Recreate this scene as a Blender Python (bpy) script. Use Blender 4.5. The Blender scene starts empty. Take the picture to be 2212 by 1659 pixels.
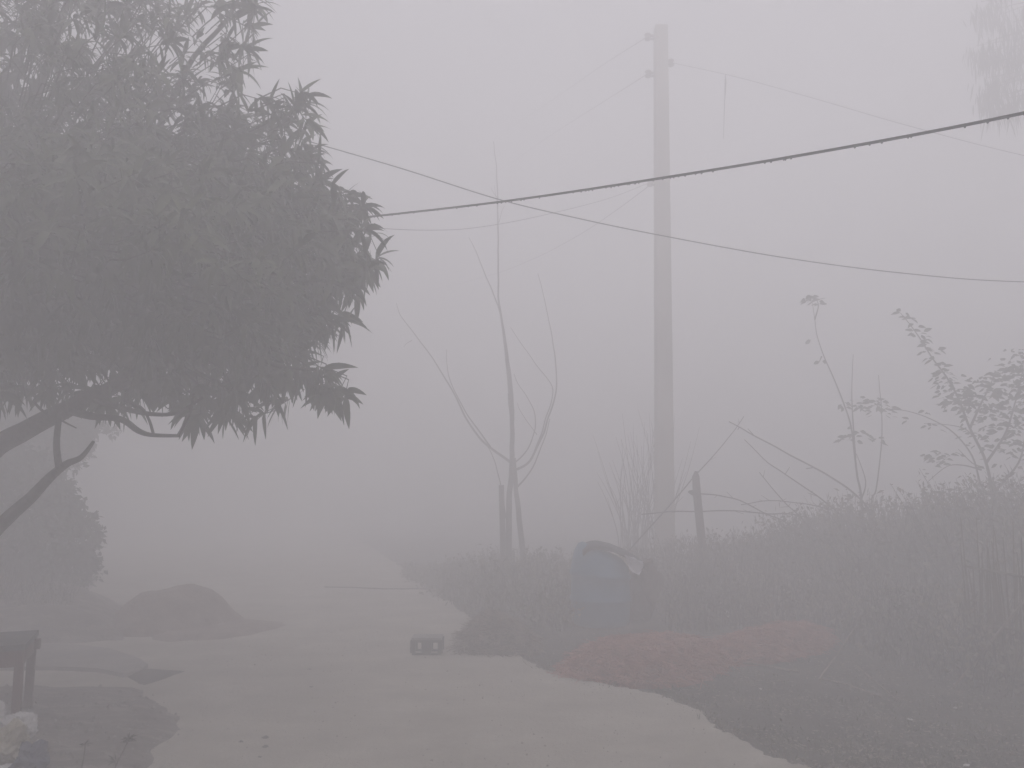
import bpy, bmesh, math, random
from mathutils import Vector, noise, Matrix
random.seed(11)
R = math.radians
C = bpy.context.scene.collection
scene = bpy.context.scene
U = random.uniform

# ------------------------------------------------------------------ camera
F, CX, CY, HZ, H = 1728.0, 1106.0, 829.5, 1037.0, 1.6
PITCH = math.atan((HZ - CY) / F)
cp, sp = math.cos(PITCH), math.sin(PITCH)
CAM = Vector((0, 0, H))

def ray(vx, vy):
    a, u = (vx - CX) / F, (CY - vy) / F
    return Vector((a, cp - u * sp, sp + u * cp))

def P(vx, vy, D):
    d = ray(vx, vy)
    return CAM + d * (D / d.y)

def G(vx, vy, z=0.0):
    d = ray(vx, vy)
    t = (z - H) / d.z
    return CAM + d * t

def proj(p):
    d = p - CAM
    fw = d.y * cp + d.z * sp
    up = -d.y * sp + d.z * cp
    return CX + F * d.x / fw, CY - F * up / fw

cam = bpy.data.cameras.new('camera')
cam.sensor_width = 36
cam.lens = 36 * F / 2212
cam.clip_start = 0.05
cam.clip_end = 2000
co = bpy.data.objects.new('camera', cam)
C.objects.link(co)
co.location = CAM
co.rotation_euler = (math.pi / 2 + PITCH, 0, 0)
scene.camera = co

# ------------------------------------------------------------------ helpers
def tag(o, label=None, cat=None, group=None, kind=None):
    if label: o['label'] = label
    if cat: o['category'] = cat
    if group: o['group'] = group
    if kind: o['kind'] = kind
    return o

def empty(name, loc, label, cat, group=None):
    o = bpy.data.objects.new(name, None)
    C.objects.link(o)
    o.location = loc
    o.empty_display_size = .1
    return tag(o, label, cat, group)

def frame_of(d):
    d = d.normalized()
    a = Vector((0, 0, 1)) if abs(d.z) < .9 else Vector((1, 0, 0))
    s = d.cross(a).normalized()
    return s, s.cross(d).normalized()

class MB:
    def __init__(self):
        self.v, self.f, self.m = [], [], []
    def add(self, vs, fs, mi=0):
        b = len(self.v)
        self.v += [tuple(x) for x in vs]
        self.f += [tuple(b + i for i in f) for f in fs]
        self.m += [mi] * len(fs)
    def tube(self, pts, rad, n=6, cap=True, mi=0):
        pts = [Vector(p) for p in pts]
        if not isinstance(rad, (list, tuple)): rad = [rad] * len(pts)
        vs, fs = [], []
        s = None
        for i, p in enumerate(pts):
            d = (pts[min(i + 1, len(pts) - 1)] - pts[max(i - 1, 0)])
            if d.length < 1e-9: d = Vector((0, 0, 1))
            if s is None: s, t = frame_of(d)
            else:
                dn = d.normalized()
                s = (s - dn * s.dot(dn)).normalized()
                t = s.cross(dn).normalized()
            for k in range(n):
                a = 2 * math.pi * k / n
                vs.append(p + (s * math.cos(a) + t * math.sin(a)) * rad[i])
        for i in range(len(pts) - 1):
            for k in range(n):
                k2 = (k + 1) % n
                fs.append((i * n + k, i * n + k2, (i + 1) * n + k2, (i + 1) * n + k))
        if cap:
            fs.append(tuple(range(n))[::-1])
            fs.append(tuple((len(pts) - 1) * n + k for k in range(n)))
        self.add(vs, fs, mi)
    def box(self, c, sx, sy, sz, rot=None, mi=0, taper=1.0):
        c = Vector(c)
        vs = []
        for z in (-1, 1):
            k = taper if z > 0 else 1
            for x, y in ((-1, -1), (1, -1), (1, 1), (-1, 1)):
                q = Vector((x * sx / 2 * k, y * sy / 2 * k, z * sz / 2))
                vs.append(c + (rot @ q if rot else q))
        self.add(vs, [(3, 2, 1, 0), (4, 5, 6, 7), (0, 1, 5, 4), (1, 2, 6, 5), (2, 3, 7, 6), (3, 0, 4, 7)], mi)
    def leaf(self, base, d, nrm, L, W, droop=.3, seg=4, mi=0, fold=.25):
        """a pointed leaf bending downwards along its length"""
        d = d.normalized()
        s = d.cross(nrm)
        if s.length < 1e-4: s = frame_of(d)[0]
        s.normalize()
        n = s.cross(d)
        vs = []
        p = Vector(base)
        st = L / seg
        for i in range(seg + 1):
            t = i / seg
            w = W * .5 * math.sin(math.pi * min(1, (t * .92 + .06)) ** .8) if i < seg else 0
            if i == 0: w = W * .06
            vs += [p - s * w + n * w * fold, p.copy(), p + s * w + n * w * fold]
            d = (d + Vector((0, 0, -1)) * droop / seg).normalized()
            p = p + d * st
        fs = []
        for i in range(seg):
            a = i * 3
            fs += [(a, a + 1, a + 4, a + 3), (a + 1, a + 2, a + 5, a + 4)]
        self.add(vs, fs, mi)
    def leaf1(self, base, d, nrm, L, W, mi=0):
        """small cheap leaf: four-sided diamond folded at the midrib"""
        d = d.normalized()
        s = d.cross(nrm)
        if s.length < 1e-4: s = frame_of(d)[0]
        s.normalize()
        b = Vector(base)
        self.add([b, b + d * L * .45 - s * W * .5, b + d * L - Vector((0, 0, L * .15)), b + d * L * .45 + s * W * .5],
                 [(0, 1, 2), (0, 2, 3)], mi)
    def build(self, name, mats, parent=None, smooth=False):
        me = bpy.data.meshes.new(name)
        me.from_pydata(self.v, [], self.f)
        if not isinstance(mats, (list, tuple)): mats = [mats]
        for m in mats: me.materials.append(m)
        me.polygons.foreach_set('material_index', self.m)
        if smooth: me.polygons.foreach_set('use_smooth', [True] * len(self.f))
        me.update()
        o = bpy.data.objects.new(name, me)
        C.objects.link(o)
        if parent:
            o.parent = parent
            o.matrix_parent_inverse = Matrix.Translation(-parent.location)
        return o

def rnd_dir():
    while True:
        v = Vector((U(-1, 1), U(-1, 1), U(-1, 1)))
        if .05 < v.length < 1: return v.normalized()

def inside(poly, x, y):
    r = False
    j = len(poly) - 1
    for i in range(len(poly)):
        xi, yi = poly[i][0], poly[i][1]
        xj, yj = poly[j][0], poly[j][1]
        if (yi > y) != (yj > y) and x < (xj - xi) * (y - yi) / (yj - yi) + xi: r = not r
        j = i
    return r

def sdist(poly, x, y):
    m = 1e9
    j = len(poly) - 1
    for i in range(len(poly)):
        ax, ay = poly[j][0], poly[j][1]
        bx, by = poly[i][0], poly[i][1]
        dx, dy = bx - ax, by - ay
        L = dx * dx + dy * dy
        t = 0 if L == 0 else max(0, min(1, ((x - ax) * dx + (y - ay) * dy) / L))
        m = min(m, math.hypot(x - ax - t * dx, y - ay - t * dy))
        j = i
    return m if inside(poly, x, y) else -m

def smooth_poly(pts, n=6):
    """Catmull-Rom through 2-D or 3-D points (open)"""
    pts = [Vector(p) if len(p) == 3 else Vector((p[0], p[1], 0)) for p in pts]
    out = []
    for i in range(len(pts) - 1):
        p0, p1, p2, p3 = pts[max(i - 1, 0)], pts[i], pts[i + 1], pts[min(i + 2, len(pts) - 1)]
        for k in range(n):
            t = k / n
            out.append(.5 * ((2 * p1) + (p2 - p0) * t + (2 * p0 - 5 * p1 + 4 * p2 - p3) * t * t + (3 * p1 - p0 - 3 * p2 + p3) * t ** 3))
    out.append(pts[-1])
    return out

def lerp_tab(tab, x):
    if x <= tab[0][0]: return tab[0][1]
    for (a, va), (b, vb) in zip(tab, tab[1:]):
        if x <= b: return va + (vb - va) * (x - a) / (b - a)
    return tab[-1][1]

# ------------------------------------------------------------------ materials
def mat(name, c1, c2=None, scale=6.0, rough=.85, bump=.0, bscale=None, detail=6, spec=.2, c3=None, stretch=None, trans=0):
    m = bpy.data.materials.new(name)
    m.use_nodes = True
    nt = m.node_tree
    b = nt.nodes['Principled BSDF']
    b.inputs['Roughness'].default_value = rough
    b.inputs['Specular IOR Level'].default_value = spec
    tc = nt.nodes.new('ShaderNodeTexCoord')
    src = tc.outputs['Object']
    if stretch:
        mp = nt.nodes.new('ShaderNodeMapping')
        mp.inputs['Scale'].default_value = stretch
        nt.links.new(src, mp.inputs[0])
        src = mp.outputs[0]
    nz = nt.nodes.new('ShaderNodeTexNoise')
    nz.inputs['Scale'].default_value = scale
    nz.inputs['Detail'].default_value = detail
    nz.inputs['Roughness'].default_value = .62
    nt.links.new(src, nz.inputs['Vector'])
    cr = nt.nodes.new('ShaderNodeValToRGB')
    cr.color_ramp.elements[0].position = .33
    cr.color_ramp.elements[1].position = .67
    cr.color_ramp.elements[0].color = (*c1, 1)
    cr.color_ramp.elements[1].color = (*(c2 or c1), 1)
    if c3:
        e = cr.color_ramp.elements.new(.52)
        e.color = (*c3, 1)
    nt.links.new(nz.outputs['Fac'], cr.inputs[0])
    nt.links.new(cr.outputs[0], b.inputs['Base Color'])
    if bump:
        n2 = nt.nodes.new('ShaderNodeTexNoise')
        n2.inputs['Scale'].default_value = bscale or scale * 6
        n2.inputs['Detail'].default_value = 8
        nt.links.new(src, n2.inputs['Vector'])
        bp = nt.nodes.new('ShaderNodeBump')
        bp.inputs['Strength'].default_value = bump
        bp.inputs['Distance'].default_value = .02
        nt.links.new(n2.outputs['Fac'], bp.inputs['Height'])
        nt.links.new(bp.outputs[0], b.inputs['Normal'])
    return m

M = {}
M['soil'] = mat('dark_soil', (.045, .040, .036), (.10, .088, .075), 3, .95, .8, 25, c3=(.066, .060, .052))
M['road'] = mat('packed_road', (.31, .288, .252), (.42, .392, .346), 1.6, .97, .9, 45, stretch=(1, 1.3, 1), c3=(.365, .34, .30), detail=12, spec=.05)
M['bank'] = mat('bank_soil', (.11, .098, .09), (.25, .225, .205), 4, .95, .9, 22, stretch=(1, 2.5, 1), c3=(.16, .143, .13))
M['mound'] = mat('mound_soil', (.15, .12, .105), (.25, .21, .185), 5, .95, .9, 26)
M['slab'] = mat('slab_cement', (.17, .16, .15), (.27, .25, .235), 2.5, .85, .4, 30)
M['mango'] = mat('mango_leaf', (.025, .036, .016), (.068, .080, .035), 3.5, .5, spec=.4)
M['mango_bark'] = mat('mango_bark', (.035, .028, .024), (.075, .062, .054), 14, .95, .8, 40)
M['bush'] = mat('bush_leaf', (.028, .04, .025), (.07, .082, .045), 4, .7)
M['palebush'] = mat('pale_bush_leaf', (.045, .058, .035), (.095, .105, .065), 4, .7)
M['dry'] = mat('dry_stem', (.06, .052, .046), (.13, .11, .095), 8, .9)
M['hedge'] = mat('hedge_leaf', (.08, .08, .058), (.26, .23, .18), 1.6, .9)
M['concrete'] = mat('pole_concrete', (.27, .25, .215), (.38, .35, .305), 2.2, .9, .5, 40, stretch=(1, 1, .35))
M['ceramic'] = mat('insulator_ceramic', (.10, .07, .055), (.13, .09, .07), 20, .35, spec=.5)
M['iron'] = mat('rusty_iron', (.06, .05, .045), (.12, .09, .07), 18, .7)
M['cable'] = mat('cable_rubber', (.008, .008, .009), (.016, .016, .018), 40, .6)
M['wire'] = mat('wire_metal', (.035, .035, .037), (.06, .06, .06), 30, .6)
M['wood'] = mat('weathered_wood', (.055, .045, .04), (.12, .098, .085), 10, .85, .6, 40, stretch=(1, 1, .2))
M['redwood'] = mat('reddish_bench_wood', (.06, .028, .027), (.10, .045, .042), 10, .7, .4, 50)
M['benchtop'] = mat('bench_top_wood', (.042, .044, .046), (.085, .085, .086), 9, .8, .5, 50)
M['bluedrum'] = mat('blue_drum_plastic', (.04, .13, .21), (.07, .17, .26), 5, .5, spec=.4)
M['darklid'] = mat('dark_lid_plastic', (.02, .024, .032), (.045, .05, .06), 10, .6)
M['whitecloth'] = mat('white_cloth', (.42, .42, .45), (.6, .6, .64), 9, .9)
M['sack'] = mat('jute_sack', (.07, .055, .045), (.12, .095, .08), 14, .95, .6, 60)
M['palesack'] = mat('pale_plastic_sack', (.30, .29, .29), (.52, .51, .50), 7, .7, .5, 30)
M['beigesack'] = mat('beige_plastic_sack', (.22, .20, .15), (.38, .35, .28), 7, .75, .5, 30)
M['blueCloth'] = mat('blue_cloth', (.03, .032, .055), (.075, .08, .115), 9, .9, .5, 30)
M['redstraw'] = mat('red_straw', (.24, .10, .08), (.50, .28, .235), 9, .9)
M['redbase'] = mat('red_straw_base', (.19, .085, .07), (.30, .15, .125), 9, .95, .6, 40)
M['greystraw'] = mat('grey_straw', (.14, .12, .10), (.33, .29, .25), 9, .9)
M['greybase'] = mat('grey_straw_base', (.09, .078, .068), (.16, .14, .12), 9, .95, .6, 40)
M['reed'] = mat('dry_reed', (.10, .085, .065), (.20, .17, .135), 7, .9, stretch=(1, 1, .2))
M['grass'] = mat('short_grass', (.08, .085, .055), (.20, .18, .135), 3, .9)
M['litter'] = mat('pale_litter', (.5, .5, .48), (.7, .7, .68), 12, .7)
M['stone'] = mat('stone', (.05, .048, .044), (.12, .11, .10), 12, .9)
M['stool'] = mat('stool_wood', (.07, .07, .072), (.13, .127, .122), 10, .8)
M['stooltop'] = mat('pale_stool_top', (.19, .185, .18), (.27, .26, .25), 10, .8)  # seat board set paler than the stool's side panels

# ------------------------------------------------------------------ world, sun, fog
SUN_EL, SUN_AZ = 62, 150
w = bpy.data.worlds.new('World')
scene.world = w
w.use_nodes = True
nt = w.node_tree
bg = nt.nodes['Background']
sky = nt.nodes.new('ShaderNodeTexSky')
sky.sky_type = 'NISHITA'
sky.sun_disc = False
sky.sun_elevation = R(SUN_EL)
sky.sun_rotation = R(SUN_AZ)
sky.dust_density = 5
sky.air_density = 1
hs = nt.nodes.new('ShaderNodeHueSaturation')
hs.inputs['Saturation'].default_value = .12
mx = nt.nodes.new('ShaderNodeMix')
mx.data_type = 'RGBA'
mx.blend_type = 'MULTIPLY'
mx.inputs['Factor'].default_value = 1
mx.inputs['B'].default_value = (.990, .962, 1.012, 1)
nt.links.new(sky.outputs[0], hs.inputs['Color'])
nt.links.new(hs.outputs[0], mx.inputs['A'])
nt.links.new(mx.outputs['Result'], bg.inputs['Color'])
bg.inputs['Strength'].default_value = .15
sl = bpy.data.lights.new('sun', 'SUN')
sl.energy = 1.2
sl.angle = R(60)
sl.color = (1, .975, .965)
so = bpy.data.objects.new('sun', sl)
C.objects.link(so)
sd = Vector((math.sin(R(SUN_AZ)) * math.cos(R(SUN_EL)), math.cos(R(SUN_AZ)) * math.cos(R(SUN_EL)), math.sin(R(SUN_EL))))
so.rotation_euler = sd.to_track_quat('Z', 'Y').to_euler()
so.location = (0, 0, 30)

FOG_D, FOG_TOP = .135, 13.0
hz = MB()
hz.box((0, 55, (FOG_TOP - 1.5) / 2), 320, 320, FOG_TOP + 1.5)
fm = bpy.data.materials.new('haze_air')
fm.use_nodes = True
fn = fm.node_tree
for n in list(fn.nodes):
    if n.type == 'BSDF_PRINCIPLED': fn.nodes.remove(n)
out = [n for n in fn.nodes if n.type == 'OUTPUT_MATERIAL'][0]
pv = fn.nodes.new('ShaderNodeVolumePrincipled')
pv.inputs['Color'].default_value = (.973, .969, .975, 1)
pv.inputs['Density'].default_value = FOG_D
pv.inputs['Anisotropy'].default_value = .2
fn.links.new(pv.outputs[0], out.inputs['Volume'])
tag(hz.build('haze', fm), kind='stuff')

# ------------------------------------------------------------------ ground sheets
def gh(x, y):
    d = max(0, (math.hypot(x, y) - 3) / 30)
    return .03 * noise.noise(Vector((x * .35, y * .35, 0))) * min(1, d + .3) - .035

g = MB()
xs = sorted(set([-150 + i * 10 for i in range(31)] + [-15 + i * .75 for i in range(41)]))
ys = sorted(set([-100 + i * 10 for i in range(31)] + [i * .75 for i in range(34)]))
vs = [(x, y, gh(x, y)) for y in ys for x in xs]
nx = len(xs)
g.add(vs, [(j * nx + i, j * nx + i + 1, (j + 1) * nx + i + 1, (j + 1) * nx + i) for j in range(len(ys) - 1) for i in range(nx - 1)])
tag(g.build('ground', M['soil'], smooth=True), kind='structure')

def jag(pts, amp, step=.05, seed=0):
    out = []
    for a, b in zip(pts, pts[1:]):
        n = max(1, int((b - a).length / step))
        for k in range(n):
            p = a + (b - a) * k / n
            t = min(1, .2 + 8 / max(1, p.length))
            n1 = noise.noise(Vector((p.x * 3, p.y * 3, seed))) * amp
            n2 = noise.noise(Vector((p.x * 14, p.y * 14, seed + 5))) * amp * .6 + noise.noise(Vector((p.x * 38, p.y * 38, seed + 9))) * amp * .4
            d = (b - a).normalized()
            out.append(p + Vector((-d.y, d.x, 0)) * (n1 + n2))
    out.append(pts[-1])
    return out

right = [(2500, 2100), (1990, 1760), (1860, 1700), (1740, 1659), (1640, 1625), (1560, 1582), (1530, 1553), (1450, 1516), (1370, 1492), (1260, 1470),
         (1160, 1445), (1120, 1415), (1075, 1380), (1030, 1345), (985, 1315), (930, 1272), (860, 1222), (800, 1182), (755, 1158), (700, 1136), (640, 1122)]
left = [(225, 1122), (228, 1135), (240, 1155), (215, 1190), (225, 1225), (200, 1262), (180, 1320), (170, 1370), (60, 1398), (-200, 1398), (-600, 1420), (-900, 1600), (-700, 2100)]
pr = jag([G(*p) for p in right], .07, .03)
pl = jag([G(*p) for p in left], .05, .1, 3)
bm = bmesh.new()
f = bm.faces.new([bm.verts.new((p.x, p.y, .0)) for p in pr + pl])
bmesh.ops.triangulate(bm, faces=[f])
ext = bmesh.ops.extrude_face_region(bm, geom=bm.faces[:])
for v in [e for e in ext['geom'] if isinstance(e, bmesh.types.BMVert)]: v.co.z += .012
for v in bm.verts:
    if v.co.z < .005: v.co.z = -.09
bm.normal_update()
bmesh.ops.recalc_face_normals(bm, faces=bm.faces[:])
me = bpy.data.meshes.new('road')
bm.to_mesh(me)
me.materials.append(M['road'])
road = bpy.data.objects.new('road', me)
C.objects.link(road)
tag(road, kind='structure')

def mound(poly, h, wdt, cell, mats, amp=.03, seed=0, fr=3.0, z0=0.0, prof=.5):
    """earth heap over a ground outline: grid surface with skirt below ground"""
    mb = MB()
    x0, x1 = min(p[0] for p in poly), max(p[0] for p in poly)
    y0, y1 = min(p[1] for p in poly), max(p[1] for p in poly)
    nx_, ny_ = int((x1 - x0) / cell) + 3, int((y1 - y0) / cell) + 3
    idx, vs_, ds = {}, [], {}
    for j in range(ny_):
        for i in range(nx_):
            x, y = x0 - cell + i * cell, y0 - cell + j * cell
            d = sdist(poly, x, y) + noise.noise(Vector((x * 5, y * 5, seed))) * cell * 1.2
            ds[i, j] = d
            if d > -cell * 1.8:
                t = max(0, min(1, d / wdt))
                z = z0 + h * math.sin(t * math.pi / 2) ** (2 * prof) * (1 + .25 * noise.noise(Vector((x * 1.3, y * 1.3, seed)))) if d > 0 else -.06
                z += amp * noise.noise(Vector((x * fr, y * fr, seed + 3))) * t + amp * .4 * noise.noise(Vector((x * fr * 4, y * fr * 4, seed))) * t
                idx[i, j] = len(vs_)
                vs_.append((x, y, z))
    fs = []
    for j in range(ny_ - 1):
        for i in range(nx_ - 1):
            q = [(i, j), (i + 1, j), (i + 1, j + 1), (i, j + 1)]
            if all(k in idx for k in q): fs.append(tuple(idx[k] for k in q))
    mb.add(vs_, fs)
    return mb

def gp(pts): return [G(*p).xy[:] for p in pts]

near_bank = gp([(300, 1486), (340, 1506), (400, 1552), (408, 1577), (352, 1625), (330, 1700), (300, 1850), (-500, 1850), (-700, 1600), (-400, 1500), (40, 1482)])
tag(mound(near_bank, .055, .35, .04, M, .028, 1, 4).build('bank', M['bank'], smooth=True), kind='structure')
far_bank = gp([(190, 1262), (205, 1300), (150, 1370), (60, 1396), (-250, 1400), (-700, 1380), (-700, 1150), (0, 1160), (140, 1180), (200, 1225)])
tag(mound(far_bank, .30, 1.0, .08, M, .07, 2, 2).build('bank', M['bank'], smooth=True), kind='structure')

lump = gp([(40, 1396), (170, 1392), (270, 1386), (300, 1350), (262, 1310), (200, 1296), (60, 1290), (-250, 1300), (-400, 1390)])
tag(mound(lump, .30, .7, .06, M, .07, 5, 3).build('bank', M['bank'], smooth=True), kind='structure')
# cement apron with a lip, left of the road
ap = jag([G(*p) for p in [(-500, 1452), (0, 1452), (120, 1451), (210, 1455), (262, 1466), (300, 1462), (318, 1446), (290, 1428), (240, 1412), (150, 1400), (60, 1398), (-500, 1398)]], .012, .06, 9)
bm = bmesh.new()
f = bm.faces.new([bm.verts.new((p.x, p.y, -.03)) for p in ap])
bmesh.ops.triangulate(bm, faces=[f])
ext = bmesh.ops.extrude_face_region(bm, geom=bm.faces[:])
for v in [e for e in ext['geom'] if isinstance(e, bmesh.types.BMVert)]: v.co.z += .075
bmesh.ops.recalc_face_normals(bm, faces=bm.faces[:])
me = bpy.data.meshes.new('path')
bm.to_mesh(me)
me.materials.append(M['slab'])
o = bpy.data.objects.new('path', me)
C.objects.link(o)
tag(o, kind='structure')

# heaps of earth
c = G(318, 1372)
hp = [(c.x + math.cos(a) * (.66 + .1 * math.sin(2 * a + 1) + .05 * math.sin(5 * a)) , c.y + .55 + math.sin(a) * .75) for a in [k * math.pi / 12 for k in range(24)]]
tag(mound(hp, .39, .55, .05, M, .03, 4, 4, prof=.55).build('earth_mound', M['mound'], smooth=True),
    'rounded brown heap of earth at the left edge of the road, below the dark bush', 'earth heap')
sp_ = gp([(380, 1338), (450, 1330), (520, 1338), (600, 1342), (640, 1352), (560, 1372), (480, 1385), (330, 1392), (300, 1370)])
tag(mound(sp_, .05, .3, .05, M, .012, 6, 4).build('spread_soil', M['mound'], smooth=True),
    'thin tongue of spilled soil reaching onto the road from the brown earth heap', 'soil')
wd = gp([(262, 1462), (300, 1447), (345, 1448), (410, 1452), (365, 1470), (310, 1487), (290, 1482)])
tag(mound(wd, .05, .2, .03, M, .02, 8, 6).build('soil_clod', M['soil'], smooth=True),
    'small dark wedge of soil at the broken end of the cement apron', 'soil')

# ------------------------------------------------------------------ mango tree
TD = 6.9
KT = .83
def PT(vx, vy, D): return P(vx, vy, D * KT)
crown_poly = [(597, -60), (585, 5), (575, 62), (562, 130), (540, 200), (600, 212), (682, 216), (640, 282), (700, 312), (715, 375), (775, 418),
              (800, 470), (800, 540), (822, 596), (775, 640), (745, 660), (766, 716), (725, 745), (690, 775), (728, 800), (742, 868), (690, 862),
              (650, 838), (600, 845), (595, 882), (560, 868), (535, 900), (480, 912), (440, 880), (405, 920), (385, 880), (300, 870), (240, 830), (200, 850), (120, 850),
              (60, 880), (-40, 900), (-300, 930), (-620, 860), (-820, 600), (-860, 250), (-760, -100), (-560, -380), (-200, -560), (150, -560), (430, -420), (560, -250)]
tree = empty('mango_tree', Vector((PT(-130, 1080, 6.9).x, 5.73, 0)) + Vector((0, 0, -.05)), 'big dark leafy tree with long drooping leaves overhanging the left side of the road', 'tree')
br = MB()
base = tree.location.copy()
fork = PT(-110, 1080, 6.9)
br.tube(smooth_poly([base - Vector((0, 0, .1)), base + Vector((0, 0, .25)), (base + fork) / 2 + Vector((.05, 0, 0)), fork], 5),
        [.26, .25, .24, .23, .22, .21, .20, .20, .19, .19, .18, .18, .18, .18, .17, .17], 12)
tr = br.build('trunk', M['mango_bark'], tree, smooth=True)
limbs = []
def limb(pts, r0, r1, n=8):
    r0 *= .8; r1 *= .8
    q = smooth_poly([PT(*p) for p in pts], 5)
    mb = MB()
    k = len(q) - 1
    q2 = [p + Vector((noise.noise(p * 3), noise.noise(p * 3 + Vector((9, 0, 0))), noise.noise(p * 3 + Vector((0, 9, 0))))) * r0 * .5 for p in q]
    mb.tube(q2, [r0 + (r1 - r0) * i / k for i in range(k + 1)], n)
    limbs.append(q2)
    return mb.build('branch', M['mango_bark'], tree, smooth=True)
limb([(-110, 1075, 6.9), (0, 960, 6.8), (60, 928, 6.7), (140, 882, 6.6), (215, 845, 6.5), (300, 805, 6.5), (420, 745, 6.4), (520, 650, 6.5), (600, 560, 6.6)], .105, .03)
limb([(-110, 1090, 6.9), (-60, 1190, 6.7), (0, 1135, 6.5), (60, 1082, 6.4), (100, 1038, 6.3), (140, 1005, 6.3), (172, 990, 6.3), (196, 957, 6.3)], .075, .012)
limb([(128, 1010, 6.3), (122, 960, 6.35), (128, 900, 6.5), (140, 880, 6.6)], .028, .02, 6)
limb([(150, 885, 6.6), (200, 900, 6.3), (262, 905, 6.2), (300, 928, 6.15), (330, 938, 6.1), (388, 941, 6.1)], .035, .014, 6)
limb([(384, 942, 6.1), (400, 915, 6.1), (412, 890, 6.15), (420, 850, 6.2)], .012, .012, 5)
limb([(332, 936, 6.1), (322, 905, 6.15), (305, 880, 6.2), (270, 865, 6.3)], .012, .012, 5)
limb([(205, 862, 6.5), (260, 880, 6.4), (320, 893, 6.4), (385, 892, 6.3), (440, 860, 6.3)], .028, .012, 6)
limb([(128, 905, 6.5), (145, 915, 6.45), (165, 925, 6.4)], .01, .005, 4)
limb([(180, 888, 6.5), (220, 900, 6.4), (245, 908, 6.3)], .015, .008, 4)
limb([(75, 870, 6.6), (95, 890, 6.6), (130, 905, 6.6)], .012, .012, 4)
limb([(-110, 1080, 6.9), (-60, 850, 7.0), (0, 600, 7.1), (30, 350, 7.1), (60, 250, 7.0), (120, 80, 6.9), (180, -150, 6.9)], .12, .018)
limb([(30, 350, 7.1), (-20, 200, 7.1), (-60, -50, 7.0)], .045, .015)
limb([(-60, 850, 7.0), (100, 700, 6.9), (280, 560, 6.8), (430, 420, 6.7), (560, 280, 6.7), (640, 240, 6.7)], .09, .015)
limb([(280, 560, 6.8), (320, 350, 6.9), (400, 150, 6.9), (500, 30, 6.9), (530, -40, 6.9)], .04, .01)
limb([(-110, 1075, 6.9), (-250, 850, 7.0), (-420, 550, 7.1), (-500, 200, 7.1)], .13, .03)
limb([(-110, 1075, 6.9), (-140, 850, 7.6), (-60, 600, 8.3), (100, 400, 8.6)], .11, .03)
limb([(-110, 1075, 6.9), (-160, 850, 6.2), (-80, 600, 5.5), (60, 420, 5.3)], .11, .03)
limb([(420, 745, 6.4), (520, 760, 6.35), (600, 790, 6.3), (690, 800, 6.3)], .03, .01, 6)
limb([(480, 700, 6.45), (600, 640, 6.5), (720, 600, 6.6), (780, 560, 6.6)], .03, .008, 6)
limb([(600, 560, 6.6), (680, 500, 6.6), (740, 430, 6.6)], .025, .008, 6)
allp = [p for q in limbs for p in q]
center = PT(0, 420, TD)

tw = MB()
lf = MB()
def whorl(c, axis, n, L):
    axis = axis.normalized()
    s, t = frame_of(axis)
    for k in range(n):
        a = k * 2.4 + U(-.3, .3)
        tilt = U(.15, 1.0)
        d = axis * (1.05 - tilt) + (s * math.cos(a) + t * math.sin(a)) * (.4 + tilt) + rnd_dir() * .25
        l = L * U(.65, 1.15)
        lf.leaf(c - axis * U(0, .09), d, axis + Vector((0, 0, .8)), l, l * U(.17, .24), droop=U(.5, 1.7), seg=6)
def cluster(vx, vy, D, outw=None, n=None, L=None):
    c = PT(vx, vy, D)
    o_ = (c - center).normalized()
    o_.z += .15
    ax = (outw if outw else o_) + rnd_dir() * .85
    ax.normalize()
    # twig back towards the nearest limb
    q = c - ax * U(.16, .25)
    tw.tube([c + ax * .01, c - ax * .1, q, q - o_ * U(.1, .25)], [.0025, .003, .004, .005], 4, cap=False)
    whorl(c, ax, n or random.randint(9, 14), L or U(.14, .215))
cnt = 0
while cnt < 2900:
    vx, vy = (U(-40, 830), U(-30, 930)) if random.random() < .8 else (U(-860, 830), U(-560, 930))
    d = sdist(crown_poly, vx, vy)
    if d < 34 or random.random() > .10 + d / 170: continue
    n1 = noise.noise(Vector((vx / 60, vy / 60, 2))) + .5 * noise.noise(Vector((vx / 33, vy / 33, 7)))
    thr = lerp_tab([(-600, -.2), (0, -.28), (220, -.3), (330, -.42), (450, -.8), (520, -1), (760, -1), (830, -.25), (900, 0)], vy)
    if vx > 540 and vy > 230: thr = min(thr, -.2)
    if n1 < thr: continue
    if vy < 430 and random.random() < lerp_tab([(-600, .7), (120, .72), (230, .6), (300, .35), (420, 0)], vy + 40 * noise.noise(Vector((vx / 90, 3, 1)))): continue
    if vy > 820 and vx < 330 and random.random() < .6: continue
    t = min(1.7, .12 + d / 190)
    if vy < 330: t *= .6
    cluster(vx, vy, TD - .2 + U(-t, t), L=U(.14, .20) if vy < 200 + 120 * random.random() else None)
    cnt += 1
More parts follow.
